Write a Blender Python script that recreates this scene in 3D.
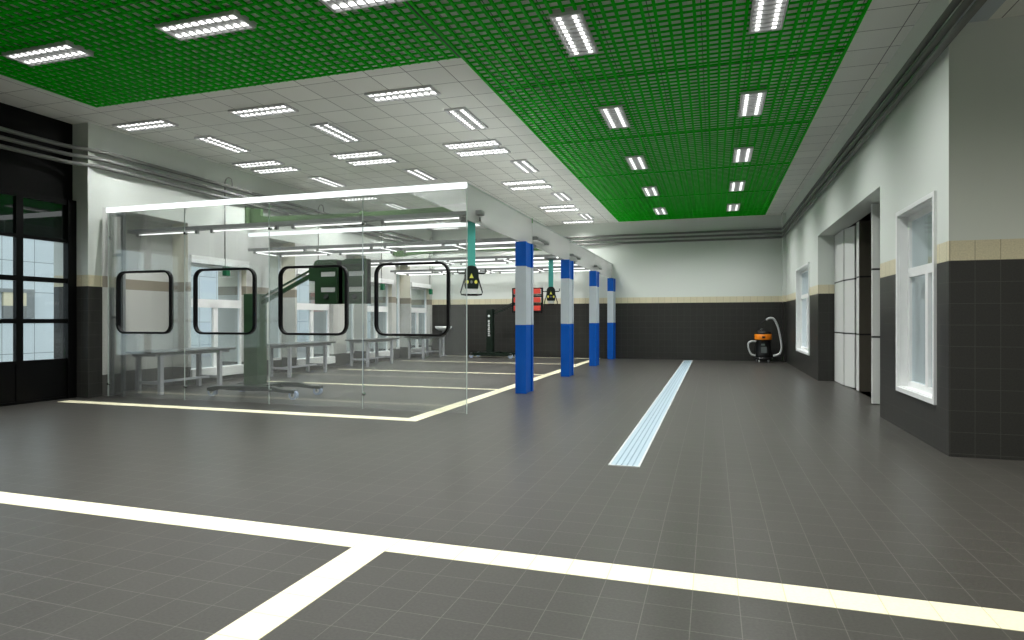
import bpy, bmesh, math
from mathutils import Vector, Matrix

for o in list(bpy.data.objects):
    bpy.data.objects.remove(o)
SC = bpy.context.scene
COL = SC.collection

# ------------------------------------------------------------------ camera
cam = bpy.data.cameras.new('camera')
cam.sensor_width = 36.0
cam.lens = 36.0 * 629.0 / 1024.0
cam.clip_end = 200
co = bpy.data.objects.new('camera', cam)
co.location = (0, 0, 1.5)
co.rotation_euler = (math.radians(90), 0, math.atan(201.0 / 629.0))
COL.objects.link(co)
SC.camera = co

# ------------------------------------------------------------------ world: overcast sky, brighter overhead
w = bpy.data.worlds.new('sky')
SC.world = w
w.use_nodes = True
nt = w.node_tree
nt.nodes.clear()
tc = nt.nodes.new('ShaderNodeTexCoord')
sp = nt.nodes.new('ShaderNodeSeparateXYZ')
rp = nt.nodes.new('ShaderNodeValToRGB')
bg = nt.nodes.new('ShaderNodeBackground')
ow = nt.nodes.new('ShaderNodeOutputWorld')
nt.links.new(tc.outputs['Generated'], sp.inputs[0])
nt.links.new(sp.outputs['Z'], rp.inputs[0])
rp.color_ramp.elements[0].position = 0.0
rp.color_ramp.elements[0].color = (0.10, 0.12, 0.13, 1)
rp.color_ramp.elements[1].position = 0.9
rp.color_ramp.elements[1].color = (1.0, 1.0, 1.0, 1)
e = rp.color_ramp.elements.new(0.25)
e.color = (0.24, 0.28, 0.295, 1)
nt.links.new(rp.outputs[0], bg.inputs[0])
bg.inputs[1].default_value = 2.5
nt.links.new(bg.outputs[0], ow.inputs[0])

# ------------------------------------------------------------------ exposure, lamp strengths
vs = SC.view_settings
vs.view_transform = 'Standard'
vs.look = 'None'
vs.gamma = 1.0
vs.use_curve_mapping = False
vs.exposure = 0.42
TUBE = 2.2           # look of the recessed ceiling tubes
LAMP_W = 275.0       # light thrown down by each louvred lamp of the green grille
FIELD_W = 120.0      # the smaller lamps of the grey ceiling field
RAILTUBE = 1.9       # bare tubes on the hanging rails
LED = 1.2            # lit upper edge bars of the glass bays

# ------------------------------------------------------------------ materials
def new_mat(name):
    m = bpy.data.materials.new(name)
    m.use_nodes = True
    m.node_tree.nodes.clear()
    o = m.node_tree.nodes.new('ShaderNodeOutputMaterial')
    return m, m.node_tree, o

def lin(c):
    return tuple(((v / 255) / 12.92 if v / 255 <= 0.04045 else ((v / 255 + 0.055) / 1.055) ** 2.4) for v in c) + (1,)

def plain(name, rgb, rough=0.5, metal=0.0, spec=0.5, noise=0.06, scale=6.0):
    m, t, o = new_mat(name)
    b = t.nodes.new('ShaderNodeBsdfPrincipled')
    b.inputs['Roughness'].default_value = rough
    b.inputs['Metallic'].default_value = metal
    b.inputs['Specular IOR Level'].default_value = spec
    n = t.nodes.new('ShaderNodeTexNoise')
    n.inputs['Scale'].default_value = scale
    n.inputs['Detail'].default_value = 4
    g = t.nodes.new('ShaderNodeNewGeometry')
    t.links.new(g.outputs['Position'], n.inputs['Vector'])
    mx = t.nodes.new('ShaderNodeMix')
    mx.data_type = 'RGBA'
    c = lin(rgb)
    mx.inputs[6].default_value = tuple(max(0, v * (1 - noise)) for v in c[:3]) + (1,)
    mx.inputs[7].default_value = tuple(min(1, v * (1 + noise)) for v in c[:3]) + (1,)
    t.links.new(n.outputs['Fac'], mx.inputs[0])
    t.links.new(mx.outputs[2], b.inputs['Base Color'])
    t.links.new(b.outputs[0], o.inputs[0])
    return m

def emit(name, rgb, strength):
    m, t, o = new_mat(name)
    b = t.nodes.new('ShaderNodeEmission')
    b.inputs[0].default_value = tuple(rgb) + (1,)
    b.inputs[1].default_value = strength
    t.links.new(b.outputs[0], o.inputs[0])
    return m

def tile_nodes(t, axes, pitch, base, grout, mortar, shift=(0, 0), speck=0.25, ph=None):
    """square tile grid on two world axes -> colour socket"""
    g = t.nodes.new('ShaderNodeNewGeometry')
    s = t.nodes.new('ShaderNodeSeparateXYZ')
    t.links.new(g.outputs['Position'], s.inputs[0])
    c = t.nodes.new('ShaderNodeCombineXYZ')
    for i, a in enumerate(axes):
        ad = t.nodes.new('ShaderNodeMath')
        ad.operation = 'ADD'
        ad.inputs[1].default_value = 240 * pitch * (1 if i == 0 else (ph or pitch) / pitch) - shift[i]
        t.links.new(s.outputs[a], ad.inputs[0])
        t.links.new(ad.outputs[0], c.inputs[i])
    br = t.nodes.new('ShaderNodeTexBrick')
    br.offset = 0
    br.squash = 1
    br.inputs['Scale'].default_value = 1
    br.inputs['Brick Width'].default_value = pitch
    br.inputs['Row Height'].default_value = ph or pitch
    br.inputs['Mortar Size'].default_value = mortar
    br.inputs['Mortar Smooth'].default_value = 0.3
    br.inputs['Bias'].default_value = 0
    br.inputs['Color1'].default_value = base
    br.inputs['Color2'].default_value = tuple(v * 1.08 for v in base[:3]) + (1,)
    br.inputs['Mortar'].default_value = grout
    t.links.new(c.outputs[0], br.inputs['Vector'])
    n = t.nodes.new('ShaderNodeTexNoise')
    n.inputs['Scale'].default_value = 60
    n.inputs['Detail'].default_value = 5
    t.links.new(g.outputs['Position'], n.inputs['Vector'])
    mr = t.nodes.new('ShaderNodeMapRange')
    mr.inputs['From Min'].default_value = 0.3
    mr.inputs['From Max'].default_value = 0.7
    mr.inputs['To Min'].default_value = 1 - speck
    mr.inputs['To Max'].default_value = 1 + speck
    t.links.new(n.outputs['Fac'], mr.inputs['Value'])
    mu = t.nodes.new('ShaderNodeMix')
    mu.data_type = 'RGBA'
    mu.blend_type = 'MULTIPLY'
    mu.inputs[0].default_value = 1
    t.links.new(br.outputs['Color'], mu.inputs[6])
    t.links.new(mr.outputs[0], mu.inputs[7])
    return mu.outputs[2], s

def tiled(name, axes, pitch, base, grout, mortar, rough, spec=0.4, shift=(0, 0), speck=0.2, ph=None):
    m, t, o = new_mat(name)
    b = t.nodes.new('ShaderNodeBsdfPrincipled')
    c, s = tile_nodes(t, axes, pitch, base, grout, mortar, shift, speck, ph)
    t.links.new(c, b.inputs['Base Color'])
    b.inputs['Roughness'].default_value = rough
    b.inputs['Specular IOR Level'].default_value = spec
    t.links.new(b.outputs[0], o.inputs[0])
    return m

DADO, BAND = 2.15, 2.37

def wall_mat(name, axis, paint, bay=False):
    """paint above, one row of beige tiles, dark tiles below"""
    m, t, o = new_mat(name)
    b = t.nodes.new('ShaderNodeBsdfPrincipled')
    dark, s = tile_nodes(t, (axis, 'Z'), 0.235, lin((50, 50, 47)), lin((74, 74, 70)), 0.003, (2.48, DADO), 0.12)
    beige, _ = tile_nodes(t, (axis, 'Z'), 0.235, lin((206, 199, 170)), lin((158, 150, 122)), 0.004, (2.48, DADO), 0.1)
    stages = [(DADO, beige)]
    if bay:
        dark, s = tile_nodes(t, (axis, 'Z'), 0.235, lin((86, 86, 82)), lin((104, 104, 100)), 0.003, (2.48, DADO), 0.12)
        stone, _ = tile_nodes(t, (axis, 'Z'), 3.0, lin((186, 188, 182)), lin((170, 170, 164)), 0.003, (2.48, DADO), 0.22)
        band, _ = tile_nodes(t, (axis, 'Z'), 3.0, lin((140, 134, 120)), lin((130, 124, 110)), 0.003, (2.48, DADO), 0.1)  # beige row lying in shade; the shade is put into this colour
        stages = [(.42, stone), (DADO, band)]
    pn = t.nodes.new('ShaderNodeTexNoise')
    pn.inputs['Scale'].default_value = 1.5
    pm = t.nodes.new('ShaderNodeMix')
    pm.data_type = 'RGBA'
    pc = lin(paint)
    pm.inputs[6].default_value = tuple(v * 0.97 for v in pc[:3]) + (1,)
    pm.inputs[7].default_value = tuple(min(1, v * 1.03) for v in pc[:3]) + (1,)
    t.links.new(pn.outputs['Fac'], pm.inputs[0])
    prev = dark
    fac = []
    for z, nxt in stages + [(BAND, pm.outputs[2])]:
        g = t.nodes.new('ShaderNodeMath')
        g.operation = 'GREATER_THAN'
        g.inputs[1].default_value = z
        t.links.new(s.outputs['Z'], g.inputs[0])
        mx = t.nodes.new('ShaderNodeMix')
        mx.data_type = 'RGBA'
        t.links.new(g.outputs[0], mx.inputs[0])
        t.links.new(prev, mx.inputs[6])
        t.links.new(nxt, mx.inputs[7])
        prev = mx.outputs[2]
        fac.append(g)
    t.links.new(prev, b.inputs['Base Color'])
    r = t.nodes.new('ShaderNodeMapRange')
    r.inputs['To Min'].default_value = 0.38
    r.inputs['To Max'].default_value = 0.8
    t.links.new(fac[-1].outputs[0], r.inputs['Value'])
    t.links.new(r.outputs[0], b.inputs['Roughness'])
    b.inputs['Specular IOR Level'].default_value = 0.3
    t.links.new(b.outputs[0], o.inputs[0])
    return m

def glass(name, tint, refl, haze, hazecol=(0.8, 0.82, 0.8), rise=0.55):
    """thin sheet glass: clear, with a surface reflection and a slight painted veil for reflected light"""
    m, t, o = new_mat(name)
    tr = t.nodes.new('ShaderNodeBsdfTransparent')
    tr.inputs[0].default_value = tuple(tint) + (1,)
    gl = t.nodes.new('ShaderNodeBsdfGlossy')
    gl.inputs['Roughness'].default_value = 0.02
    df = t.nodes.new('ShaderNodeBsdfDiffuse')
    df.inputs[0].default_value = tuple(hazecol) + (1,)
    tl = t.nodes.new('ShaderNodeBsdfTranslucent')
    tl.inputs[0].default_value = tuple(hazecol) + (1,)
    d2 = t.nodes.new('ShaderNodeMixShader')
    d2.inputs[0].default_value = 0.5
    t.links.new(df.outputs[0], d2.inputs[1])
    t.links.new(tl.outputs[0], d2.inputs[2])
    n = t.nodes.new('ShaderNodeTexNoise')
    n.inputs['Scale'].default_value = 1.2
    mr = t.nodes.new('ShaderNodeMapRange')
    mr.inputs['To Min'].default_value = haze * 0.85
    mr.inputs['To Max'].default_value = haze * 1.15
    t.links.new(n.outputs['Fac'], mr.inputs['Value'])
    m1 = t.nodes.new('ShaderNodeMixShader')
    t.links.new(mr.outputs[0], m1.inputs[0])
    t.links.new(tr.outputs[0], m1.inputs[1])
    t.links.new(d2.outputs[0], m1.inputs[2])
    lw = t.nodes.new('ShaderNodeLayerWeight')
    lw.inputs['Blend'].default_value = 0.25
    ms = t.nodes.new('ShaderNodeMapRange')
    ms.inputs['To Min'].default_value = refl
    ms.inputs['To Max'].default_value = min(1, refl + rise)
    t.links.new(lw.outputs['Fresnel'], ms.inputs['Value'])
    m2 = t.nodes.new('ShaderNodeMixShader')
    t.links.new(ms.outputs[0], m2.inputs[0])
    t.links.new(m1.outputs[0], m2.inputs[1])
    t.links.new(gl.outputs[0], m2.inputs[2])
    t.links.new(m2.outputs[0], o.inputs[0])
    return m

M = {}
PAINT = (213, 219, 212)
M['wx'] = wall_mat('wall_paint_and_tile_x', 'Y', PAINT)     # faces looking along x
M['wy'] = wall_mat('wall_paint_and_tile_y', 'X', PAINT)     # faces looking along y
M['bx'] = wall_mat('bay_wall_x', 'Y', (200, 202, 198), True)
M['by'] = wall_mat('bay_wall_y', 'X', (222, 219, 202), True)
M['floor'] = tiled('floor_tile', ('X', 'Y'), 0.24, lin((68, 67, 63)), lin((99, 98, 92)), 0.0028, 0.32, 0.22, (0.613, 3.63), 0.14)
M['stripe'] = tiled('stripe_tile', ('X', 'Y'), 0.24, lin((240, 234, 200)), lin((200, 193, 156)), 0.0028, 0.4, 0.3, (0.613, 3.63), 0.07)
M['ceil'] = tiled('ceiling_tile', ('X', 'Y'), 0.62, lin((232, 234, 228)), lin((128, 128, 126)), 0.007, 0.9, 0.1, (2.34, 9.30), 0.03)
M['green'] = plain('grille_green', (2, 186, 8), 0.6, 0, 0.08, 0.05)
M['black'] = plain('black_gloss', (7, 7, 7), 0.3, 0, 0.2)
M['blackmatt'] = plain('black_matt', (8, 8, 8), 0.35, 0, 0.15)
M['rubber'] = plain('black_rubber', (8, 8, 9), 0.4, 0, 0.2)
M['glassedge'] = plain('polished_glass_edge', (186, 198, 192), 0.2)
M['white'] = plain('white_lacquer', (236, 238, 236), 0.35)
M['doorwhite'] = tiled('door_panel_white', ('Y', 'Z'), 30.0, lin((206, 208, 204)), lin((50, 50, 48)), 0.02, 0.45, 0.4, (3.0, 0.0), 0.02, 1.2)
M['doorshaded'] = tiled('door_panel_shaded', ('X', 'Z'), 30.0, lin((84, 80, 70)), lin((30, 30, 28)), 0.02, 0.5, 0.3, (15.0, 0.0), 0.02, 1.2)  # white leaf in shade, with the shade put into its colour
M['doorwhite_y'] = tiled('door_panel_white_across', ('X', 'Z'), 30.0, lin((206, 208, 204)), lin((50, 50, 48)), 0.02, 0.45, 0.4, (15.0, 0.0), 0.02, 1.2)
M['steel'] = plain('grey_steel', (150, 154, 154), 0.35, 0.6)
M['chrome'] = plain('chrome', (215, 218, 220), 0.15, 1.0)
M['rail'] = plain('rail_grey', (128, 131, 129), 0.45, 0.2)
M['pipe'] = plain('pipe_grey', (120, 122, 118), 0.5, 0.1)
M['blue'] = plain('post_blue', (0, 84, 178), 0.4, 0, 0.3)
M['postgrey'] = plain('post_grey', (186, 196, 202), 0.45)
M['dgreen'] = plain('machine_green', (36, 72, 38), 0.4)
M['jib'] = plain('jib_green', (70, 100, 58), 0.45)
M['dkgreen'] = plain('housing_green', (8, 28, 16), 0.35)
M['teal'] = plain('teal_hose', (90, 196, 182), 0.5)
M['yellow'] = plain('yellow_mark', (255, 248, 110), 0.4)
M['red'] = plain('lamp_red', (214, 70, 56), 0.4)
M['orange'] = plain('orange_plastic', (250, 140, 20), 0.4)
M['hose'] = plain('hose_grey', (190, 194, 192), 0.45)
M['bin'] = plain('drum_black', (26, 27, 27), 0.35)
M['binlabel'] = plain('drum_label', (96, 104, 102), 0.5)
M['bench'] = plain('bench_leg_grey', (176, 178, 182), 0.45)
M['benchtop'] = plain('bench_top_grey', (92, 94, 92), 0.45)
M['drain'] = plain('drain_pale_blue', (156, 176, 186), 0.45, 0.0, 0.4, 0.03)
M['drainline'] = plain('drain_groove', (124, 146, 158), 0.5)
M['caster'] = plain('caster_blue_grey', (176, 192, 220), 0.4)
M['kraft'] = plain('valve_green', (10, 96, 60), 0.4)
M['tray'] = plain('lamp_tray', (210, 210, 212), 0.5)
M['louvre'] = plain('louvre_grey', (190, 192, 192), 0.5)
M['tube'] = emit('lamp_tube', (1, 1, 0.97), TUBE)
M['rtube'] = emit('rail_tube', (1, 1, 1), RAILTUBE)
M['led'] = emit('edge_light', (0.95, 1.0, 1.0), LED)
M['glass'] = glass('screen_glass', (0.97, 0.99, 0.98), 0.06, 0.075)  # haze is a painted veil in place of bright reflections
M['canopy'] = glass('canopy_glass', (0.97, 0.98, 0.97), 0.07, 0.45, (0.95, 0.96, 0.94))
M['pane'] = glass('window_glass', (0.94, 0.98, 1.0), 0.03, 0.02, rise=0.2)
M['darkpane'] = glass('dark_reflection_glass', (0.08, 0.10, 0.09), 0.06, 0.03, (0.2, 0.22, 0.2))  # dark tint stands in for the ceiling mirrored in the top panes
M['facade'] = tiled('facade_panels', ('Y', 'Z'), 1.1, lin((196, 206, 208)), lin((118, 126, 128)), 0.012, 0.8, 0.2, (0, 0.3), 0.03)
M['beigepanel'] = plain('beige_panel', (214, 206, 176), 0.6)
M['ground'] = plain('outdoor_paving', (120, 122, 120), 0.8)

# ------------------------------------------------------------------ mesh helpers
class MB:
    def __init__(s, *mats):
        s.bm = bmesh.new()
        s.mats = list(mats)
    def mi(s, m):
        if m is None:
            return 0
        if m not in s.mats:
            s.mats.append(m)
        return s.mats.index(m)
    def box(s, lo, hi, mat=None, skip=''):
        x0, y0, z0 = lo
        x1, y1, z1 = hi
        v = [s.bm.verts.new(p) for p in ((x0, y0, z0), (x1, y0, z0), (x1, y1, z0), (x0, y1, z0), (x0, y0, z1), (x1, y0, z1), (x1, y1, z1), (x0, y1, z1))]
        k = s.mi(mat)
        out = []
        for f in ((3, 2, 1, 0), (4, 5, 6, 7), (0, 1, 5, 4), (1, 2, 6, 5), (2, 3, 7, 6), (3, 0, 4, 7)):
            fc = s.bm.faces.new([v[i] for i in f])
            fc.material_index = k
            out.append(fc)
        return out
    def bar(s, a, b, wd, hg, mat=None, up=(0, 0, 1)):
        a, b = Vector(a), Vector(b)
        d = (b - a)
        L = d.length
        d.normalize()
        u = Vector(up)
        if abs(d.dot(u)) > 0.98:
            u = Vector((1, 0, 0))
        r = d.cross(u).normalized()
        u = r.cross(d).normalized()
        v = []
        for p in (a, b):
            for (i, j) in ((-1, -1), (1, -1), (1, 1), (-1, 1)):
                v.append(s.bm.verts.new(p + r * (i * wd / 2) + u * (j * hg / 2)))
        k = s.mi(mat)
        for f in ((0, 1, 2, 3), (7, 6, 5, 4), (0, 4, 5, 1), (1, 5, 6, 2), (2, 6, 7, 3), (3, 7, 4, 0)):
            s.bm.faces.new([v[i] for i in f]).material_index = k
    def tube(s, pts, r, n=10, mat=None, caps=True):
        pts = [Vector(p) for p in pts]
        rr = r if isinstance(r, (list, tuple)) else [r] * len(pts)
        k = s.mi(mat)
        rings = []
        u = None
        for i, p in enumerate(pts):
            d = (pts[min(i + 1, len(pts) - 1)] - pts[max(i - 1, 0)]).normalized()
            if u is None:
                u = Vector((0, 0, 1)) if abs(d.z) < 0.9 else Vector((1, 0, 0))
            u = (u - d * u.dot(d)).normalized()
            q = d.cross(u)
            rings.append([s.bm.verts.new(p + (u * math.cos(2 * math.pi * j / n) + q * math.sin(2 * math.pi * j / n)) * rr[i]) for j in range(n)])
        for a, b in zip(rings, rings[1:]):
            for j in range(n):
                f = s.bm.faces.new((a[j], a[(j + 1) % n], b[(j + 1) % n], b[j]))
                f.material_index = k
                f.smooth = True
        if caps:
            s.bm.faces.new(rings[0][::-1]).material_index = k
            s.bm.faces.new(rings[-1]).material_index = k
    def lathe(s, prof, c=(0, 0, 0), n=28, mat=None):
        k = s.mi(mat)
        rings = []
        for r, z in prof:
            rings.append([s.bm.verts.new((c[0] + r * math.cos(2 * math.pi * j / n), c[1] + r * math.sin(2 * math.pi * j / n), c[2] + z)) for j in range(n)])
        for a, b in zip(rings, rings[1:]):
            for j in range(n):
                f = s.bm.faces.new((a[j], a[(j + 1) % n], b[(j + 1) % n], b[j]))
                f.material_index = k
                f.smooth = True
        s.bm.faces.new(rings[0][::-1]).material_index = k
        s.bm.faces.new(rings[-1]).material_index = k
    def prism(s, poly, axis, a, b, mat=None):
        """extrude a 2-D outline along an axis from a to b"""
        k = s.mi(mat)
        def P(u, v, w):
            return {'x': (w, u, v), 'y': (u, w, v), 'z': (u, v, w)}[axis]
        A = [s.bm.verts.new(P(u, v, a)) for u, v in poly]
        B = [s.bm.verts.new(P(u, v, b)) for u, v in poly]
        n = len(poly)
        s.bm.faces.new(A).material_index = k
        s.bm.faces.new(B[::-1]).material_index = k
        for i in range(n):
            s.bm.faces.new((A[i], B[i], B[(i + 1) % n], A[(i + 1) % n])).material_index = k
    def loops(s, outer, inner, axis, a, b, mat=None):
        """ring between two outlines with the same number of points, extruded"""
        k = s.mi(mat)
        def P(u, v, w):
            return {'x': (w, u, v), 'y': (u, w, v), 'z': (u, v, w)}[axis]
        R = [[s.bm.verts.new(P(u, v, q)) for u, v in L] for L in (outer, inner) for q in (a, b)]
        oa, ob, ia, ib = R
        n = len(outer)
        for i in range(n):
            j = (i + 1) % n
            for f in ((oa[i], oa[j], ia[j], ia[i]), (ob[j], ob[i], ib[i], ib[j]), (oa[j], oa[i], ob[i], ob[j]), (ia[i], ia[j], ib[j], ib[i])):
                s.bm.faces.new(f).material_index = k
    def build(s, name, parent=None, bevel=0.0, fix=True):
        if fix:
            bmesh.ops.recalc_face_normals(s.bm, faces=s.bm.faces[:])
        me = bpy.data.meshes.new(name)
        s.bm.to_mesh(me)
        s.bm.free()
        for m in s.mats:
            me.materials.append(M[m])
        o = bpy.data.objects.new(name, me)
        COL.objects.link(o)
        if parent is not None:
            o.parent = parent
        if bevel:
            md = o.modifiers.new('bevel', 'BEVEL')
            md.width = bevel
            md.segments = 2
            md.limit_method = 'ANGLE'
        return o

def rrect(x0, y0, x1, y1, r, n=6):
    out = []
    for cx, cy, a0 in ((x1 - r, y1 - r, 0), (x0 + r, y1 - r, 90), (x0 + r, y0 + r, 180), (x1 - r, y0 + r, 270)):
        for i in range(n + 1):
            a = math.radians(a0 + 90 * i / n)
            out.append((cx + r * math.cos(a), cy + r * math.sin(a)))
    return out

def thing(name, label, cat, loc=(0, 0, 0), rz=0.0, group=None):
    o = bpy.data.objects.new(name, None)
    o.empty_display_size = 0.2
    o.location = loc
    o.rotation_euler = (0, 0, rz)
    COL.objects.link(o)
    o['label'] = label
    o['category'] = cat
    if group:
        o['group'] = group
    return o

def tag(o, label, cat, group=None):
    o['label'] = label
    o['category'] = cat
    if group:
        o['group'] = group
    return o

def struct(o, label=None):
    o['kind'] = 'structure'
    if label:
        o['label'] = label
    return o

def sroot(name, label, loc=(0, 0, 0)):
    o = bpy.data.objects.new(name, None)
    o.location = loc
    COL.objects.link(o)
    return struct(o, label)

def dup(root, loc, label, rz=None):
    r = root.copy()
    COL.objects.link(r)
    r.location = loc
    if rz is not None:
        r.rotation_euler = (0, 0, rz)
    r['label'] = label
    for ch in list(root.children):
        c = ch.copy()
        COL.objects.link(c)
        c.parent = r
        for g in list(ch.children):
            d = g.copy()
            COL.objects.link(d)
            d.parent = c
    return r

ORD = ['first', 'second', 'third', 'fourth', 'fifth', 'sixth', 'seventh', 'eighth', 'ninth']

# ------------------------------------------------------------------ setting
XL, XR, YB, H = -11.45, 2.47, 24.6, 5.3
XD = -11.75            # plane of the glazed door on the near left
YJL, YJR = 9.04, 8.05  # where the two side walls jog
YN = -4.0

def wallbox(mb, lo, hi, mx='wx', my='wy'):
    for f in mb.box(lo, hi, mx):
        f.normal_update()
        f.material_index = mb.mi(my) if abs(f.normal.y) > 0.5 else mb.mi(mx)

# floor with its stripes of pale tiles
f = MB('floor')
f.box((-12.4, YN, -0.15), (8.3, YB + .4, 0.0))
floor = struct(f.build('floor'), 'dark grey square floor tiles')

def stripe(x0, y0, x1, y1):
    s = MB('stripe')
    s.box((x0, y0, -0.004), (x1, y1, 0.0025))
    s.build('marking_stripe', floor)
stripe(-11.4, 3.63, 8.0, 3.87)
stripe(-2.267, YN + .1, -2.027, 3.63)
stripe(-11.44, 8.43, -4.187, 8.67)
stripe(-4.427, 8.67, -4.187, 24.55)
for y in (12.75, 16.60, 20.80, 24.2):
    stripe(-10.9, y, -4.427, y + .14)

# left wall: slots beside the windows of each bay
bays = [(9.77, 11.46, 11.55, 13.35), (14.2, 15.33, 15.42, 17.25), (18.0, 19.2, 19.3, 21.05), (21.4, 22.54, 22.65, 24.35)]
SLOTX, BK = -11.9, -12.35
WZ0, WZ1 = 0.30, 2.83
wl = MB('wx', 'wy')
GY0 = 9.34
wallbox(wl, (BK, YJL, 3.72), (XL, YB, H))
wallbox(wl, (BK, YJL, 0), (XL, GY0, 3.72))
cur = GY0
for (s0, s1, w0, w1) in bays:
    wallbox(wl, (BK, cur, 0), (XL, s0, 3.72), 'bx', 'by')
    cur = w1
    wallbox(wl, (BK, s1, 0), (XL, w0, 3.72), 'bx', 'by')
    wallbox(wl, (BK, w0, 0), (XL, w1, WZ0), 'bx', 'by')
    wallbox(wl, (BK, w0, WZ1), (XL, w1, 3.72), 'bx', 'by')
wallbox(wl, (BK, cur, 0), (XL, YB, 3.72), 'bx', 'by')
for i, (s0, s1, w0, w1) in enumerate(bays):
    if i == 0:
        wallbox(wl, (BK, s0, 0), (SLOTX, s1, 3.72), 'bx', 'by')
    else:
        wallbox(wl, (BK, s0, 0), (SLOTX, s1, 0.35), 'bx', 'by')
        wallbox(wl, (BK, s0, 3.5), (SLOTX, s1, 3.72), 'bx', 'by')
struct(wl.build('wall_left'), 'white wall over dark tile with window slots')

wn = 0
def window_left(y0, y1, z0, z1, x, mull, trans, label):
    """white framed window in a wall facing +x; panes are sub-structure"""
    global wn
    wn += 1
    r = sroot('window_%d' % wn, label, (x, (y0 + y1) / 2, z0))
    hy, h = (y1 - y0) / 2, z1 - z0
    fr = MB('white')
    t, d = .06, .07
    fr.box((-d, -hy, 0), (0, -hy + t, h))
    fr.box((-d, hy - t, 0), (0, hy, h))
    fr.box((-d, -hy + t, 0), (0, hy - t, t))
    fr.box((-d, -hy + t, h - t), (0, hy - t, h))
    if trans:
        fr.box((-d, -hy + t, trans - .1), (.02, hy - t, trans + .1))
    for m in mull:
        fr.box((-d, m - .07, t), (.005, m + .07, (trans or h) - .05))
    fr.build('window_frame', r)
    p = MB('pane')
    p.box((-.045, -hy + t, t), (-.037, hy - t, h - t))
    p.build('pane', r)
    return r

for i, (s0, s1, w0, w1) in enumerate(bays):
    r = window_left(w0 + .01, w1 - .01, WZ0, WZ1 - .01, XL - .14, (0.0,), 1.60, 'white framed window in bay %d of the left wall' % (i + 1))
    s = MB('white')
    s.box((0, -(w1 - w0) / 2 - .02, -.16), (.2, (w1 - w0) / 2 + .02, .06))
    s.build('window_sill', r)
    l = MB('white')
    l.box((.14, -(w1 - w0) / 2 - .04, 2.53), (.2, (w1 - w0) / 2 + .04, 2.70))
    l.build('window_head', r)
    if i:
        window_left(s0 + .01, s1 - .01, .36, 3.49, SLOTX, (), 0, 'tall pale glazed strip beside bay %d' % (i + 1))

# near left: black wall and glazed black door
nb = MB('blackmatt')
nb.box((BK, YN, 3.80), (XD - .1, YJL, H))
nb.box((BK, YN, 0), (XD - .1, 0.75, 3.8))
struct(nb.build('wall_near'), 'black wall around the glazed door')

d1 = sroot('door_1', 'black sectional door with four rows of glass panes', (XD, 9.03, 0))
ncol = 9
pitch = 0.92
fr = MB('black')
Y0 = -8.25
fr.box((-.1, -.175, 0), (.03, -.01, 3.80))                   # end post
fr.box((-.1, Y0 - .1, 0), (.03, Y0 + .02, 3.80))
rows = [(.77, 1.44), (1.52, 2.20), (2.29, 2.97), (3.03, 3.70)]
zc = 0.72
for (a, b) in rows:
    fr.box((-.08, Y0, zc if zc > .73 else .70), (0, -.175, a))
    zc = b
fr.box((-.08, Y0, zc), (0, -.175, 3.80))
cols = []
y = -.175
while y > Y0 + .1:
    cols.append((max(y - .80, Y0), y))
    fr.box((-.08, y - pitch, .70), (.002, y - .80, 3.75))
    y -= pitch
fr.build('door_frame', d1)
pn = MB('black')
for (a, b) in cols:
    pn.box((-.07, a, .04), (-.015, b, .70))
pn.box((-.08, Y0, 0), (.004, -.175, .05))
for (a, b) in cols:
    pn.box((-.08, a - .12, .04), (.003, a, .70))
pn.build('lower_panel', d1)
for k, (za, zb) in enumerate(rows):
    for (a, b) in cols:
        g = MB('darkpane' if k == 3 else 'pane')
        g.box((-.05, a, za), (-.042, b, zb))
        g.build('pane', d1)

# right wall with two windows and the opening of the folding door
wr = MB('wx', 'wy')
XO = XR + .43
R1 = (8.50, 9.98, .575, 2.94)
R2 = (18.56, 21.14, .61, 3.00)
DO = (11.04, 17.1, 3.58)
wallbox(wr, (XR, YJR, 3.58), (XO, YB, H))
wallbox(wr, (XR, YJR, 0), (XO, R1[0], 3.58))
wallbox(wr, (XR, R1[1], 0), (XO, DO[0], 3.58))
wallbox(wr, (XR, DO[1], 0), (XO, R2[0], 3.58))
wallbox(wr, (XR, R2[1], 0), (XO, YB, 3.58))
for R in (R1, R2):
    wallbox(wr, (XR, R[0], 0), (XO, R[1], R[2]))
    wallbox(wr, (XR, R[0], R[3]), (XO, R[1], 3.58))
struct(wr.build('wall_right'), 'white wall over dark tile with two windows')
wj = MB('wx', 'wy')
wallbox(wj, (XO, YJR, 0), (8.3, YJR + .4, H))
struct(wj.build('wall_front'), 'wall face that steps out beside the window')
wf = MB('wx', 'wy')
wallbox(wf, (8.0, YN, 0), (8.3, YJR, H))
struct(wf.build('wall_side'))
wb = MB('wx', 'wy')
wallbox(wb, (BK, YB, 0), (XO, YB + .3, H))
wallbox(wb, (XR - .10, YB - .35, 0), (XR, YB, H))
struct(wb.build('wall_back'), 'white end wall over dark tile')
wc = MB('wx', 'wy')
wallbox(wc, (BK, YN - .3, 0), (1.0, YN, H))
wallbox(wc, (1.0, YN - .3, 4.3), (8.3, YN, H))  # opening beneath is unseen, made to let daylight onto the wall step
struct(wc.build('wall_rear'))

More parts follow.
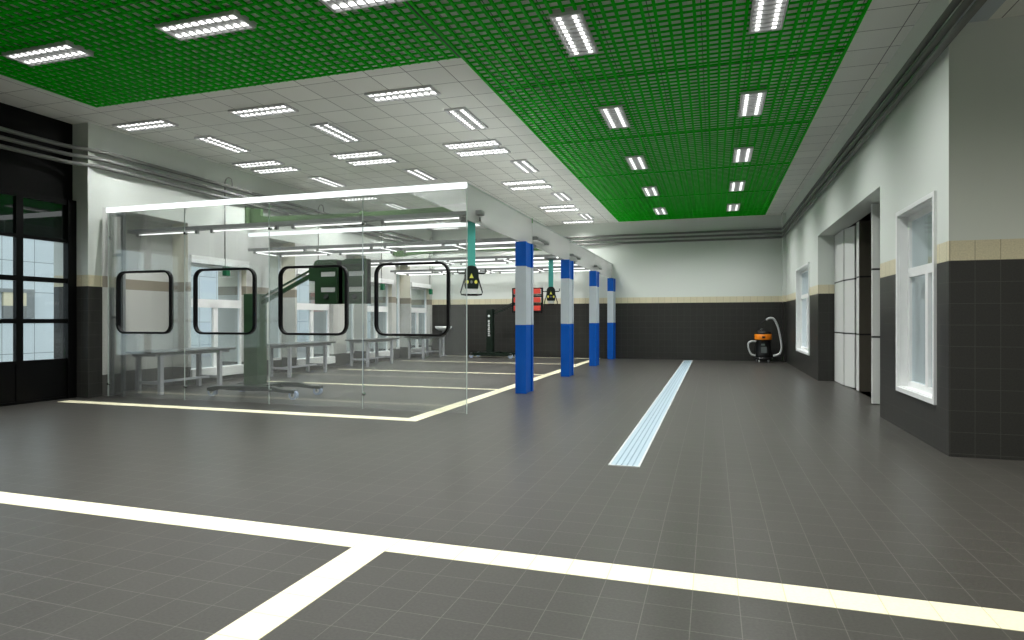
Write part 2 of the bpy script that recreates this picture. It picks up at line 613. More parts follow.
def window_right(R, label):
    global wn
    wn += 1
    y0, y1, z0, z1 = R
    r = sroot('window_%d' % wn, label, (XR, (y0 + y1) / 2, z0))
    hy, h = (y1 - y0) / 2, z1 - z0
    ca = MB('white')
    t = .06
    for (a, b) in (((-.03, -hy - t, -t), (.01, -hy, h + t)), ((-.03, hy, -t), (.01, hy + t, h + t)), ((-.03, -hy, -t), (.01, hy, 0)), ((-.03, -hy, h), (.01, hy, h + t))):
        ca.box(a, b)
    ca.build('window_casing', r)
    li = MB('white')
    q = .012
    li.box((0, -hy, 0), (.34, -hy + q, h))
    li.box((0, hy - q, 0), (.34, hy, h))
    li.box((0, -hy + q, 0), (.34, hy - q, q))
    li.box((0, -hy + q, h - q), (.34, hy - q, h))
    li.build('reveal_lining', r)
    fr = MB('white')
    t = .085
    x0, x1 = .10, .17
    tr = h * .665
    fr.box((x0, -hy + q, q), (x1, -hy + t, h - q))
    fr.box((x0, hy - t, q), (x1, hy - q, h - q))
    fr.box((x0, -hy + t, q), (x1, hy - t, t))
    fr.box((x0, -hy + t, h - t), (x1, hy - t, h - q))
    fr.box((x0, -hy + t, tr - .06), (x1 + .01, hy - t, tr + .06))
    fr.box((x0 - .005, -.14 * 1, t), (x1, -.14 + .1, tr - .06))
    fr.build('window_frame', r)
    p = MB('pane')
    p.box((.132, -hy + t, t), (.138, hy - t, h - t))
    p.build('pane', r)
window_right(R1, 'tall white framed window beside the wall corner')
window_right(R2, 'tall white framed window near the far end of the wall')

# folding door in its opening
d2 = sroot('door_2', 'white folding door standing part open in its opening', (XR, 14, 0))
def leaf(a, b, mat, th=.06, z1=3.55):
    m = MB(mat)
    m.bar((a[0] - XR, a[1] - 14, z1 / 2 + .01), (b[0] - XR, b[1] - 14, z1 / 2 + .01), th, z1)
    m.build('door_panel', d2)
leaf((2.86, 17.05), (2.86, 15.95), 'doorwhite')
leaf((2.87, 15.88), (2.97, 15.35), 'doorwhite')
leaf((2.93, 14.95), (2.93, 14.70), 'doorwhite')
leaf((2.90, 14.68), (3.60, 14.70), 'doorshaded', .04)
leaf((2.69, 12.60), (3.30, 12.62), 'doorwhite_y')
leaf((2.86, 12.50), (2.86, 11.10), 'doorwhite')
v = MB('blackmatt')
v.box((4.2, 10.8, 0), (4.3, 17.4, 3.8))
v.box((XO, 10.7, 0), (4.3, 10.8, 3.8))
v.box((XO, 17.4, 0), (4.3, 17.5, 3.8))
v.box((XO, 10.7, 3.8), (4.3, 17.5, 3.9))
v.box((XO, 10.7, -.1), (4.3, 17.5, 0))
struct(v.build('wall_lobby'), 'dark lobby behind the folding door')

# ceiling: grey tiles, lower strip on the near right
c = MB('ceil')
c.box((BK, YN, H), (XO, YB + .3, H + .2))
c.box((XR, YN, 4.75), (8.3, YJR, 4.85))
c.box((XR, YN, 4.85), (XR + .05, YJR, H))
c.box((XR - .001, YN, 4.742), (2.83, YJR, 4.752), 'postgrey')
ceiling = struct(c.build('ceiling'), 'grey tiled ceiling')

ZG0, ZG1 = 5.25, 5.28
def grille(x0, x1, y0, y1, px=.152, t=.038):
    g = MB('green')
    n = round((x1 - x0) / px)
    for i in range(n + 1):
        x = x0 + (x1 - x0) * i / n
        g.box((x - t / 2, y0, ZG0), (x + t / 2, y1, ZG1))
    m = round((y1 - y0) / px)
    g.box((x0, y0 - .008, ZG0 + .002), (x1, y0 + .008, ZG1), 'blackmatt')
    g.box((x0, y1 - .034, ZG0 + .002), (x1, y1 - .008, ZG1))
    for i in range(1, m):
        y = y0 + (y1 - y0) * i / m
        g.box((x0, y - .016, ZG0 + .002), (x1, y + .016, ZG0 + .020))
    if x1 < GX1:
        g.box((x1 + .022, y0, ZG0 + .001), (x1 + .045, y1, ZG1), 'blackmatt')
    g.build('green_grille', ceiling)
GX0, GX1, GX2 = -10.35, -3.43, 1.76
ys = [-.2, 3.15, 6.46, 9.78, 13.13, 16.45, 19.75, 24.15]
for a, b in zip(ys, ys[1:]):
    grille(GX1 + .02, GX2, a, b)
for a, b in ((-.2, 2.45), (2.45, 5.74), (5.74, 8.35)):
    grille(GX0, GX1 - .05, a, b)

# facade across the yard, seen through the door and windows
fa = MB('facade')
fa.box((-24, -30, 0), (-23.5, 60, 9))
struct(fa.build('wall_outside'), 'pale panelled facade across the yard')
fp = MB('stripe')
fp.box((-23.5, 15.40, 2.0), (-23.42, 16.17, 2.47), 'beigepanel')
fp.box((-23.5, 15.40, 1.57), (-23.42, 16.17, 2.0), 'rail')
fp.box((-23.5, 14.6, 2.0), (-23.42, 15.28, 2.47), 'dgreen')
fp.box((-23.5, 14.5, 2.47), (-23.40, 16.45, 2.60), 'steel')
fp.box((-23.5, 16.17, 1.57), (-23.42, 16.45, 2.47), 'steel')
fp.build('facade_window', bpy.data.objects['wall_outside'])
gr = MB('ground')
gr.box((-60, -40, -.4), (60, 80, -.3))
struct(gr.build('ground'))

# ------------------------------------------------------------------ three pipes along the walls under the ceiling
PZ = (4.78, 4.63, 4.48)
for i, z in enumerate(PZ):
    r = .04
    o = .085
    p = MB('pipe')
    y1 = YB - o
    p.tube([(XD + .12, -3.9, z), (XD + .12, YJL - .8, z), (XD + .15, YJL - .3, z), (XL + o, YJL + .25, z), (XL + o, y1 - .1, z), (XL + o + .04, y1 - .03, z), (XL + o + .12, y1, z),
            (XR - o - .12, y1, z), (XR - o - .04, y1 - .03, z), (XR - o, y1 - .12, z), (XR - o, -3.9, z)], r, 10)
    t = p.build('service_pipe')
    tag(t, ['topmost of three grey pipes running round the walls under the ceiling', 'middle one of three grey pipes running round the walls', 'lowest of three grey pipes running round the walls'][i], 'pipe', 'wall pipes under the ceiling')

# ------------------------------------------------------------------ ceiling lights
def lamp(w, l):
    """twin tube louvre light lying along x (length l), root at its underside on the ceiling"""
    t = thing('ceiling_light', '', 'ceiling light', (0, 0, H))
    zb = -.088
    tr = MB('tray')
    hx, hy, b = l / 2, w / 2, .025
    tr.box((-hx, -hy, -.052), (hx, hy, -.001), 'louvre')
    tr.box((-hx, -hy, zb), (hx, -hy + b, -.052))
    tr.box((-hx, hy - b, zb), (hx, hy, -.052))
    tr.box((-hx, -hy + b, zb), (-hx + b, hy - b, -.052))
    tr.box((hx - b, -hy + b, zb), (hx, hy - b, -.052))
    tr.build('tray', t)
    lo = MB('louvre')
    n = 10
    for i in range(n + 1):
        x = -hx + b + (l - 2 * b) * i / n
        lo.box((x - .010, -hy + b, zb), (x + .010, hy - b, -.054))
    lo.build('louvre', t)
    for s in (-1, 1):
        u = MB('tube')
        u.box((-hx + .05, s * w * .25 - .025, -.080), (hx - .05, s * w * .25 + .025, -.060))
        u.build('lamp_tube', t)
    L = bpy.data.lights.new('lamp_light', 'SPOT')
    L.energy = LAMP_W
    L.spot_size = math.radians(144)
    L.spot_blend = 1.0
    L.shadow_soft_size = 0.02
    lo_ = bpy.data.objects.new('lamp_light', L)
    lo_.location = (0, 0, -.10)
    COL.objects.link(lo_)
    lo_.parent = t
    return t
first = lamp(.40, 1.22)
used = False
def put(x, y, rz, label, group, z=H):
    global used
    if not used:
        used = True
        first.location = (x, y, H)
        first.rotation_euler = (0, 0, rz)
        first['label'] = label
        first['group'] = group
        return first
    o = dup(first, (x, y, z), label, rz)
    o['group'] = group
    if z != H:
        for c_ in o.children:
            if c_.type == 'LIGHT':
                c_.data = warm_fill if x > 2 else field_light
    return o
field_light = warm_fill = bpy.data.lights['lamp_light'].copy()
field_light.energy = FIELD_W
warm_fill = field_light.copy()
warm_fill.color = (1.0, .93, .80)
warm_fill.energy = 330.0  # for the lamps added under the low ceiling to brighten the wall step
warm_fill.spot_size = math.radians(168)
FZ = H + .05
HP = math.pi / 2
# green strip
sy = [8.1, 11.62, 15.14, 18.62, 22.1]
for i, y in enumerate(sy):
    for x, nm in ((-1.72, 'grey tile side'), (.64, 'folding door side')):
        put(x, y, HP, 'light in the green strip, %s from the end wall, %s' % (ORD[len(sy) - 1 - i], nm), 'lights in the green grille strip')
put(-6.14, 6.43, 0, 'crosswise twin-tube light set in the green grille, farther from the black door', 'lights in the green grille by the door')
put(-8.9, 6.43, 0, 'crosswise twin-tube light set in the green grille, closer to the black door', 'lights in the green grille by the door')
put(-3.75, 6.40, 0, 'crosswise twin-tube light cut by the top edge above the grille corner', 'lights in the green grille by the door')
for x, y in ((-8.9, 2.9), (-6.14, 2.9), (-3.75, 2.9), (-3.75, .6), (-6.14, .6), (3.9, 3.4), (5.8, 3.4)):      # next rows of the grid; last two unseen, added to brighten the wall step
    put(x, y, 0, 'unseen twin-tube ceiling light over the near floor stripe', 'lights of the next row', 4.75 if x > 2 else H)
for x in (-1.72, .64):
    put(x, 4.6, HP, 'unseen twin-tube ceiling light over the near floor stripe', 'lights of the next row')
# grey field
colx = (-10.5, -7.75, -4.95)
coly = (-10.05, -7.24, -4.41)
colname = ('window-side column', 'middle column', 'strip-side column')
rowsX = [(9.47, 0), (12.65, 2), (13.30, 3), (16.56, 5), (17.25, 6), (20.42, 8), (21.10, 9), (23.86, 11)]
rowsY = [(11.03, 1), (14.87, 4), (18.83, 7), (22.7, 10)]
kx = ky = 0
for j, (y, _) in enumerate(rowsX):
    for k, x in enumerate(colx):
        put(x, y, 0, 'crosswise twin-tube light in grey ceiling, %s, %s from the green grille' % (colname[k], ORD[j]), 'crosswise lights in the grey ceiling', FZ)
for j, (y, _) in enumerate(rowsY):
    for k, x in enumerate(coly):
        put(x, y, HP, 'lengthwise twin-tube light in grey ceiling, %s, %s from the green grille' % (colname[k], ORD[j]), 'lengthwise lights in the grey ceiling', FZ)

# ------------------------------------------------------------------ glass front of the bays
GY, GT = 9.34, 3.67
px0, px1 = -11.30, -3.74
pw = (px1 - px0) / 4
OP = [(-11.06, -9.71), (-9.18, -7.81), (-7.30, -5.92), (-5.39, -4.04)]
names = ['glass screen panel against the left wall, with a black rounded frame', 'second glass screen panel from the left wall, green mast behind its black frame',
         'third glass screen panel from the left wall, green heater behind its black frame', 'glass screen panel at the free corner, with a black rounded frame']
for i in range(4):
    cx = px0 + pw * (i + .5)
    t = thing('glass_screen_panel', names[i], 'glass screen', (cx, GY, 0), 0, 'glass panels along the front of the bays')
    a, b = OP[i][0] - cx, OP[i][1] - cx
    za, zb = 1.235, 2.445
    fr = 0.04
    n = 6
    inner = rrect(a + fr / 2, za + fr / 2, b - fr / 2, zb - fr / 2, .16, n)
    # outer outline with matching count, corners snapped to the sheet's rectangle
    ox0, ox1 = -pw / 2 + .012, pw / 2 - .012
    outer = []
    for q, (u, v) in enumerate(inner):
        cidx = q // (n + 1)
        k = q % (n + 1)
        sx = 1 if cidx in (0, 3) else -1
        sz = 1 if cidx in (0, 1) else -1
        X = ox1 if sx > 0 else ox0
        Zc = GT - .075 if sz > 0 else .02
        # points before the corner's middle lie on one side, after it on the other
        mid = n / 2
        first_side_vertical = cidx in (0, 2)
        if k == mid:
            outer.append((X, Zc))
        elif (k < mid) == first_side_vertical:
            outer.append((X, v if k == 0 or k == n else v))
        else:
            outer.append((u, Zc))
    g = MB('glass')
    g.loops(outer, inner, 'y', -.006, .006)
    g.build('glass_pane', t)
    w_ = MB('rubber')
    w_.loops(rrect(a, za, b, zb, .19, n), rrect(a + fr, za + fr, b - fr, zb - fr, .14, n), 'y', -.04, .045)
    w_.build('window_frame', t, .008)
    e = MB('glassedge')
    e.box((-pw / 2 - .003, -.008, 0), (-pw / 2 + .006, .008, GT - .066))
    if i == 3:
        e.box((pw / 2 - .008, -.008, 0), (pw / 2 + .004, .008, GT - .066))
    e.build('edge_strip', t)
    for z in (.25, 3.12):
        k = MB('chrome')
        k.tube([(-pw / 2 + .02, -.03, z), (-pw / 2 + .02, .03, z)], .024, 12)
        k.build('clamp', t)

# lit bars along the top of each partition line
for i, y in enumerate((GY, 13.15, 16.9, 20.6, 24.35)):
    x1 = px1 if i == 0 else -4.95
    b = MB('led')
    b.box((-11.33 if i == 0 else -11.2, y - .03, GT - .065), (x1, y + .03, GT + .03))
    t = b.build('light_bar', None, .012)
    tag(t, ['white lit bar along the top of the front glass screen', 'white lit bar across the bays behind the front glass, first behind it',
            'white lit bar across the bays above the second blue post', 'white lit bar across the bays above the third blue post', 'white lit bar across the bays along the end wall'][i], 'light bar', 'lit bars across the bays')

# glass canopy strip over the posts
t = thing('glass_canopy', 'long white frosted glass canopy edge above the four blue posts', 'canopy', (px1, GY, 3.1))
yy = [0, 3.8, 7.6, 11.4, YB - GY - .02]
for a, b in zip(yy, yy[1:]):
    m = MB('canopy')
    m.box((-.012, a + .006, 0), (0, b - .006, .57))
    m.build('fascia_panel', t)
    m = MB('canopy')
    m.box((-1.2, a + .006, .57), (0, b - .006, .582))
    m.build('roof_panel', t)
    m = MB('glassedge')
    m.box((-.004, a, .572), (.012, b - .06, .59))
    m.build('edge_strip', t)
    k = MB('chrome')
    k.box((-.03, b - .05, .50), (.012, b + .0, .60))
    k.build('clip', t)

# steel end frame where the screen meets the left wall
t = thing('end_frame', 'narrow grey steel frame standing between left wall and glass screen', 'frame', (-11.2, GY + .1, 0))
m = MB('steel')
for x in (-.13, .17):
    m.box((x - .03, -.03, 0), (x + .03, .03, 3.62))
m.build('post', t)
m = MB('steel')
for z in (3.57, 2.78, 1.55):
    m.box((-.10, -.025, z - .03), (.14, .025, z + .03))
m.build('cross_bar', t)

# ------------------------------------------------------------------ hanging light rails
ZR = 3.265
def light_rail(y0, ylist, label, wide):
    t = thing('light_rail', label, 'light rail', (-7.4, y0, ZR), 0, 'light rails hung across the bays')
    for y in ylist:
        m = MB('rail')
        m.box((-3.85, y - wide / 2, -.02), (3.76, y + wide / 2, .05))
        m.build('rail', t)
        for k in range(4):
            x = -3.62 + 1.85 * k
            u = MB('rtube')
            u.tube([(x, y, -.05), (x + 1.42, y, -.05)], .0105, 10)
            u.build('lamp_tube', t)
            q = MB('rail')
            for xx in (x - .06, x + 1.42):
                q.box((xx, y - .03, -.085), (xx + .06, y + .03, -.02))
            q.build('tube_holder', t)
    if len(ylist) > 1:
        for x in (-3.8, -1.93, -.06, 1.8, 3.75):
            m = MB('rail')
            m.box((x - .025, ylist[0], -.01), (x + .025, ylist[-1], .04))
            m.build('cross_bar', t)
        for x in (-3.70, -1.98, -.13, 1.72):
            u = MB('rtube')
            u.tube([(x, ylist[0] + .12, -.05), (x, ylist[-1] - .12, -.05)], .0105, 10)
            u.build('lamp_tube', t)
    return t
light_rail(9.80, [0.0], 'single grey rail of bare tubes just behind the front glass screen', .16)
light_rail(13.2, [0.0, 1.0], 'double rail of bare tubes, first one deeper than the green jib arm', .05)
light_rail(16.9, [0.0, 1.0], 'double rail of bare tubes level with the second blue post', .05)
light_rail(20.6, [0.0, 1.0], 'double rail of bare tubes level with the third blue post', .05)

# ------------------------------------------------------------------ blue and grey posts
for i, y in enumerate((12.25, 16.28, 20.3, 24.0)):
    t = thing('striped_post', ['blue and grey steel post standing first from the glass screen', 'blue and grey steel post standing second from the glass screen',
                               'blue and grey steel post standing third from the glass screen', 'blue and grey steel post standing against the dark end wall'][i], 'post', (-3.73, y + .28, 0), 0, 'striped posts along the bays')
    def hbeam(z0, z1, mat, nm, top=False):
        m = MB(mat)
        m.box((-.115, -.28, z0), (.115, -.19, z1))
        m.box((-.115, .19, z0), (.115, .28, z1))
        m.box((-.06, -.19, z0), (.085, .19, z1))
        m.build(nm, t, .004)
    hbeam(0.0, 1.40, 'blue', 'lower_section')
    hbeam(1.40, 2.60, 'postgrey', 'middle_section')
    hbeam(2.60, 3.10, 'blue', 'upper_section')
    for a, b in (((-.02, .29, 3.03), (.10, .40, 3.12)), ((-.01, .50, 3.05), (.11, .60, 3.12))):
        k = MB('rail')
        k.box(a, b)
        k.build('rail_clamp', t, .01)

# ------------------------------------------------------------------ drain strip
t = thing('drain_grate', 'long pale blue drain strip sunk in the dark floor tiles', 'drain', (-.87, 15.3, 0))
m = MB('drain')
m.box((-.14, -8.8, -.002), (.14, 8.8, .006))
m.build('plate', t)
m = MB('hose')
m.box((-.16, -8.82, -.002), (-.14, 8.82, .009))
m.box((.14, -8.82, -.002), (.16, 8.82, .009))
m.box((-.14, -8.82, -.002), (.14, -8.8, .009))
m.box((-.14, 8.8, -.002), (.14, 8.82, .009))
m.build('edge_frame', t)
m = MB('drainline')
for k in range(4):
    x = -.085 + k * .057
    m.box((x - .006, -8.78, .004), (x + .006, 8.78, .010))
m.build('groove', t)

# ------------------------------------------------------------------ workbenches along the left wall
def bench():
    t = thing('workbench', '', 'workbench', (-10.83, 0, 0), 0, 'workbenches along the left wall')
    m = MB('benchtop')
    m.box((-.36, -1.15, .83), (.36, 1.15, .875))
    m.build('bench_top', t, .006)
    for x in (-.29, .29):
        for y in (-.86, .72):
            m = MB('bench')
            m.box((x - .04, y - .04, 0), (x + .04, y + .04, .83))
            m.build('leg', t)
    m = MB('bench')
    for y in (-.86, .72):
        m.box((-.25, y - .02, .2), (.25, y + .02, .26))
    m.box((-.02, -.84, .205), (.03, .70, .255))
    m.build('stretcher', t)
    m = MB('bench')
    m.box((-.31, -1.0, .77), (.31, 1.0, .83))
    m.build('apron', t)
    return t
b0 = bench()
b0.location.y = 10.72
b0['label'] = 'grey steel workbench behind the glass panel next to the left wall'
dup(b0, (-10.83, 14.75, 0), 'grey steel workbench beyond the green mast, second from the glass screen')
dup(b0, (-10.83, 18.65, 0), 'grey steel workbench seen under the heater, third from the glass screen')
dup(b0, (-10.83, 22.7, 0), 'grey steel workbench closest to the end wall')

# wash basin in the far corner
t = thing('wash_basin', 'small white round basin on a grey pole in the far left corner', 'basin', (-10.72, 24.15, 0))
m = MB('white')
m.lathe([(.06, 1.05), (.2, 1.07), (.34, 1.16), (.36, 1.24), (.33, 1.24), (.3, 1.17), (.05, 1.12)], n=24)
m.build('bowl', t)
m = MB('bench')
m.lathe([(.16, 0), (.16, .02), (.045, .04), (.045, 1.06)], n=16)
m.build('pedestal', t)

# ------------------------------------------------------------------ infrared paint dryers
def caster(t, x, y):
    f = MB('steel')
    f.box((x - .03, y - .055, .182), (x + .03, y + .055, .2))
    f.box((x - .02, y - .055, .07), (x + .02, y - .045, .13))
    f.box((x - .02, y + .045, .07), (x + .02, y + .055, .13))
    c_ = f.build('caster', t)
    wv = MB('caster')
    wv.tube([(x, y - .035, .09), (x, y + .035, .09)], .09, 20)
    wv.tube([(x, y - .04, .09), (x, y + .04, .09)], .045, 12, 'white')
    wv.build('wheel', c_)

t = thing('infrared_heater', 'green mobile infrared heater with two panels behind the glass screen', 'heater', (-8.72, 10.42, 0))
m = MB('dkgreen')
for y in (-.42, .40):
    m.prism([(-.62, .10), (-.50, .15), (.75, .15), (1.02, .13), (1.26, .13), (1.26, .18), (1.0, .19), (.75, .24), (-.55, .21), (-.75, .17), (-.75, .12)], 'y', y - .06, y + .06)
m.box((-.35, -.42, .13), (.35, .42, .22))
m.build('base', t)
for x, y in ((-.66, -.42), (-.66, .40), (1.22, -.42), (1.18, .40)):
    caster(t, x, y)
m = MB('dgreen')
m.box((-.17, -.14, .20), (.17, .14, 2.02))
m.build('mast', t, .015)
m = MB('dgreen')
A, Bp = Vector((.14, 0, 1.83)), Vector((1.40, -.1, 2.36))
m.bar(A, Bp, .06, .07)
m.build('arm', t)
m = MB('dgreen')
m.bar(A + Vector((0, 0, .11)), Bp + Vector((0, 0, .11)), .04, .03)
m.build('support_rod', t)
m = MB('dgreen')
m.box((1.38, -.18, 2.24), (1.58, .02, 2.54))
m.box((1.58, -.155, 2.30), (2.60, -.08, 2.36))
m.build('bracket', t, .01)
def cassette(x0):
    q = MB('dgreen')
    xa, xb, z0, z1 = x0, x0 + .51, 1.80, 2.62
    n = 3
    # face with two slots: built from strips, with a deep rim
    ya, yb = -.30, -.16
    s0, s1 = xa + .13, xb - .08
    zs = [(2.02, 2.11), (2.31, 2.40)]
    zc = z0
    for (a, b) in zs:
        q.box((xa, ya, zc), (xb, yb, a))
        q.box((xa, ya, a), (s0, yb, b))
        q.prism([(s1, a), (xb, a), (xb, b), (s1 + .04, b)], 'y', ya, yb)
        zc = b
    q.box((xa, ya, zc), (xb, yb, z1 - .10))
    q.prism([(xa, z1 - .10), (xb, z1 - .10), (xb, z1), (xa + .09, z1), (xa + .03, z1 - .03)], 'y', ya - .05, yb)
    q.box((xb - .03, ya - .06, z0), (xb, yb, z1 - .02))
    o = q.build('heat_panel', t)
    for (a, b) in zs:
        r_ = MB('white')
        r_.box((s0, ya + .01, a), (s1 + .01, yb - .01, b))
        r_.build('heat_lamp', o)
    k = MB('dkgreen')
    k.tube([((xa + xb) / 2, ya - .02, 1.94), ((xa + xb) / 2, ya + .02, 1.92)], .05, 14)
    k.box((xa + .15, ya - .015, 2.56), (xb - .15, ya + .01, 2.60))
    k.build('knob', o)
cassette(1.60)
cassette(2.20)

t = thing('infrared_heater', 'dark green infrared heater with red lamp panels by the end wall', 'heater', (-8.5, 23.75, 0))
m = MB('dkgreen')
for y in (-.40, .40):
    m.prism([(-.55, .10), (.85, .10), (1.05, .12), (1.05, .17), (.85, .2), (-.55, .2), (-.75, .16), (-.75, .12)], 'y', y - .05, y + .05)
m.box((-.35, -.42, .12), (.35, .42, .22))
m.build('base', t)
for x, y in ((-.66, -.40), (-.66, .40), (.98, -.40), (.98, .40)):
    caster(t, x, y)
m = MB('dkgreen')
m.box((-.13, -.13, .20), (.13, .13, 1.94))
m.build('mast', t, .012)
lg = MB('white')
lg.tube([(-.01, -.145, 1.66), (-.01, -.128, 1.66)], .05, 16)
zz = 1.50
for k, hgt in enumerate((.09, .05, .07, .05, .08, .06, .07, .05)):
    wd = (.045, .035, .045, .03, .045, .045, .04, .045)[k]
    lg.box((-.01 - wd, -.142, zz - hgt), (-.01 + wd * (1 if k % 2 else .6), -.13, zz))
    zz -= hgt + .018
lg.build('lettering', t)
m = MB('dkgreen')
m.bar((.1, 0, 1.72), (1.0, 0, 2.08), .05, .05)
m.build('arm', t)
m = MB('dkgreen')
m.bar((.1, 0, 1.84), (1.0, 0, 2.2), .03, .03)
m.build('support_rod', t)
m = MB('rubber')
x0, x1 = .93, 2.18
m.box((x0, -.05, 1.78), (x0 + .05, .05, 2.76))
m.box((x1 - .05, -.05, 1.78), (x1, .05, 2.76))
for z in (1.81, 2.10, 2.16, 2.42, 2.48, 2.74):
    m.box((x0, -.03, z - .025), (x1, .03, z + .025))
m.build('lamp_frame', t)
for z in (1.86, 2.19, 2.52):
    for k in range(3):
        m = MB('red')
        xa = x0 + .07 + k * .375
        m.box((xa, -.09, z), (xa + .35, -.02, z + .2))
        m.build('heat_lamp', t, .02)

# ------------------------------------------------------------------ hanging service boxes on teal hoses
def service_box(x, y, label):
    t = thing('service_box', label, 'service box', (x, y, 1.93), math.atan2(-x, y), 'service boxes hanging on teal hoses')
    t.scale = (.78, .9, 1)
    m = MB('teal')
    m.box((-.085, -.03, .46), (.085, .03, 1.25))
    m.build('hose', t, .012)
    m = MB('rail')
    m.box((-.24, -.12, 1.235), (.20, .12, 1.30))
    m.build('carriage', t, .01)
    m = MB('dkgreen')
    pl = [(-.14, .10), (.14, .10), (.155, .16), (.155, .36)] + [(.155 * math.cos(a) ** .8 if math.cos(a) > 0 else -.155 * (-math.cos(a)) ** .8, .36 + .13 * math.sin(a)) for a in [math.pi * k / 10 for k in range(1, 10)]] + [(-.155, .36), (-.155, .16)]
    m.prism(pl, 'y', -.10, .10)
    m.build('housing', t, .012)
    m = MB('yellow')
    m.prism([(-.045, .275), (.045, .275), (0, .355)], 'y', -.108, -.098)
    m.build('warning_mark', t)
    for q in (-.095, .095):
        m = MB('yellow')
        m.tube([(q, -.112, .21), (q, -.098, .21)], .033, 14)
        m.build('socket', t)
    m = MB('steel')
    m.tube([(0, -.108, .21), (0, -.098, .21)], .026, 12)
    m.build('switch', t)
    m = MB('white')
    m.box((-.11, -.08, .03), (.11, .06, .10))
    m.build('socket_plate', t)
    for sx in (-1, 1):
        m = MB('rubber')
        m.tube([(sx * .14, 0, .30), (sx * .19, -.03, .16), (sx * .235, -.05, .04), (sx * .22, -.05, .0), (sx * .14, -.05, -.005)] , .014, 8)
        m.tube([(sx * .14, -.05, -.005), (0, -.05, -.005)], .018, 8)
        m.build('handle', t)
        m = MB('rubber')
        m.tube([(sx * .15, 0, .36), (sx * .27, 0, .36), (sx * .30, 0, .37), (sx * .30, 0, .44)], .014, 8)
        m.build('hook', t)
    return t
service_box(-3.9, 9.95, 'black service box on teal hose hanging just behind the glass corner')
service_box(-4.27, 16.9, 'black service box on teal hose hanging between first and second blue posts')

# ------------------------------------------------------------------ wall jib arms
def jib(y, z, label, xe, xj):
    t = thing('jib_arm', label, 'jib arm', (XL, y, z), 0, 'green jib arms on the left wall')
    m = MB('jib')
    m.box((0, -.16, -.10), (.05, .16, .39))
    m.box((.05, -.05, -.14), (.40, .05, .34))
    m.build('bracket', t, .008)
    m = MB('jib')
    x0 = .36
    L = xj - XL
    m.prism([(x0, -.14), (x0 + .25, -.10), (L, .02), (L, .07), (x0 + .25, .12), (x0, .16)], 'y', -.07, .07)
    m.build('inner_boom', t)
    m = MB('jib')
    m.tube([(L, 0, -.01), (L, 0, .12)], .085, 16)
    m.build('joint', t)
    m = MB('jib')
    E_ = xe - XL
    m.prism([(L, .0), (E_, -.12), (E_, .10), (L, .08)], 'y', -.07, .07)
    m.build('outer_boom', t)
jib(13.45, 4.02, 'green jib arm on left wall seen above the front glass edge', -5.55, -8.1)
jib(21.3, 4.03, 'green jib arm on left wall deeper in, behind the heater panels', -5.3, -8.5)

# ------------------------------------------------------------------ air drops on the left wall
for i, y in enumerate((12.55, 16.38, 20.2, 24.45)):
    if i == 3:
        y = 24.28
    t = thing('air_drop', ['thin air pipe with green valve above the window behind the green mast', 'thin air pipe with green valve hidden partly behind the heater panels',
                           'thin air pipe with green valve beside the third workbench window', 'thin air pipe with green valve closest to the end wall'][i], 'air pipe', (XL + .05, y, 2.58), 0, 'air drops on the left wall')
    m = MB('pipe')
    m.tube([(0, 0, .2), (0, 0, 2.30), (.02, .03, 2.4), (.04, .09, 2.43), (.06, .15, 2.4), (.06, .18, 2.3), (.05, .18, 2.22)], .014, 8)
    m.build('pipe', t)
    m = MB('kraft')
    m.box((-.02, -.07, 0), (.10, .07, .22))
    m.build('valve_box', t, .012)

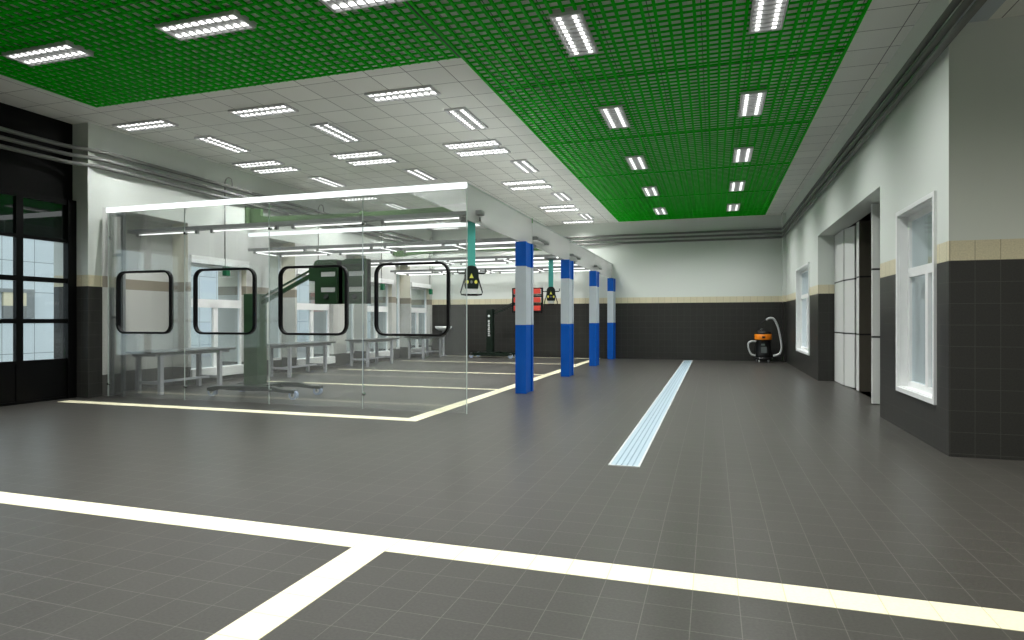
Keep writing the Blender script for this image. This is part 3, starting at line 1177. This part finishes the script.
# ------------------------------------------------------------------ wet vacuum cleaner by the end wall
t = thing('vacuum_cleaner', 'black drum vacuum cleaner with orange band and grey hose by the end wall', 'vacuum cleaner', (1.70, 24.05, 0))
t.scale = (.84, .84, 1)
m = MB('bin')
m.lathe([(.27, .14), (.30, .16), (.30, .30), (.285, .34), (.31, .78), (.32, .80)], n=32)
m.build('drum', t)
m = MB('bin')
m.lathe([(.32, .10), (.37, .11), (.37, .17), (.31, .18)], n=28)
m.build('base_ring', t)
m = MB('orange')
m.lathe([(.34, .80), (.345, .82), (.345, .98), (.33, 1.0)], n=32)
m.build('band', t)
m = MB('bin')
m.box((-.06, -.36, .86), (.06, -.33, .93))
m.build('latch', t)
m = MB('bin')
m.lathe([(.33, 1.0), (.31, 1.07), (.2, 1.12), (.05, 1.13)], n=28)
m.build('motor_head', t)
m = MB('chrome')
m.tube([(-.12, -.1, 1.10), (-.12, -.1, 1.17), (-.02, -.1, 1.19), (-.02, -.1, 1.11)], .016, 8)
m.build('carry_handle', t)
m = MB('binlabel')
m.box((-.10, -.305, .34), (.12, -.27, .55))
m.box((-.10, -.315, .60), (.05, -.29, .66))
m.build('front_label', t)
import itertools
def smooth(pts, n=6):
    out = []
    P_ = [Vector(p) for p in pts]
    P_ = [P_[0]] + P_ + [P_[-1]]
    for i in range(1, len(P_) - 2):
        for k in range(n):
            u = k / n
            a, b, c_, d = P_[i - 1:i + 3]
            out.append(.5 * ((2 * b) + (c_ - a) * u + (2 * a - 5 * b + 4 * c_ - d) * u * u + (3 * b - a - 3 * c_ + d) * u ** 3))
    out.append(P_[-2])
    return out
m = MB('hose')
m.tube(smooth([(.10, -.25, 1.50), (.22, -.26, 1.56), (.40, -.26, 1.53), (.56, -.24, 1.25), (.66, -.22, .85), (.70, -.22, .50), (.60, -.22, .30), (.38, -.20, .24)]), .042, 12)
m.build('suction_hose', t)
m = MB('bin')
m.tube(smooth([(.10, -.25, 1.50), (-.08, -.22, 1.40), (-.20, -.16, 1.25), (-.26, -.10, 1.08)]), .014, 8)
m.build('power_cable', t)
m = MB('hose')
m.tube(smooth([(-.30, -.22, .74), (-.48, -.26, .74), (-.60, -.26, .66), (-.58, -.26, .45), (-.48, -.26, .28), (-.32, -.24, .24)]), .036, 12)
m.build('return_hose', t)
m = MB('bin')
m.tube([(-.36, -.24, .25), (-.34, -.2, .80)], .022, 8)
m.build('side_pipe', t)
for a in (35, 145, 235, 305):
    x, y = .31 * math.cos(math.radians(a)), .31 * math.sin(math.radians(a))
    f = MB('chrome')
    f.box((x - .03, y - .03, .085), (x + .03, y + .03, .115))
    c_ = f.build('caster', t)
    q = MB('hose')
    q.tube([(x - .025, y, .045), (x + .025, y, .045)], .045, 14)
    q.build('wheel', c_)
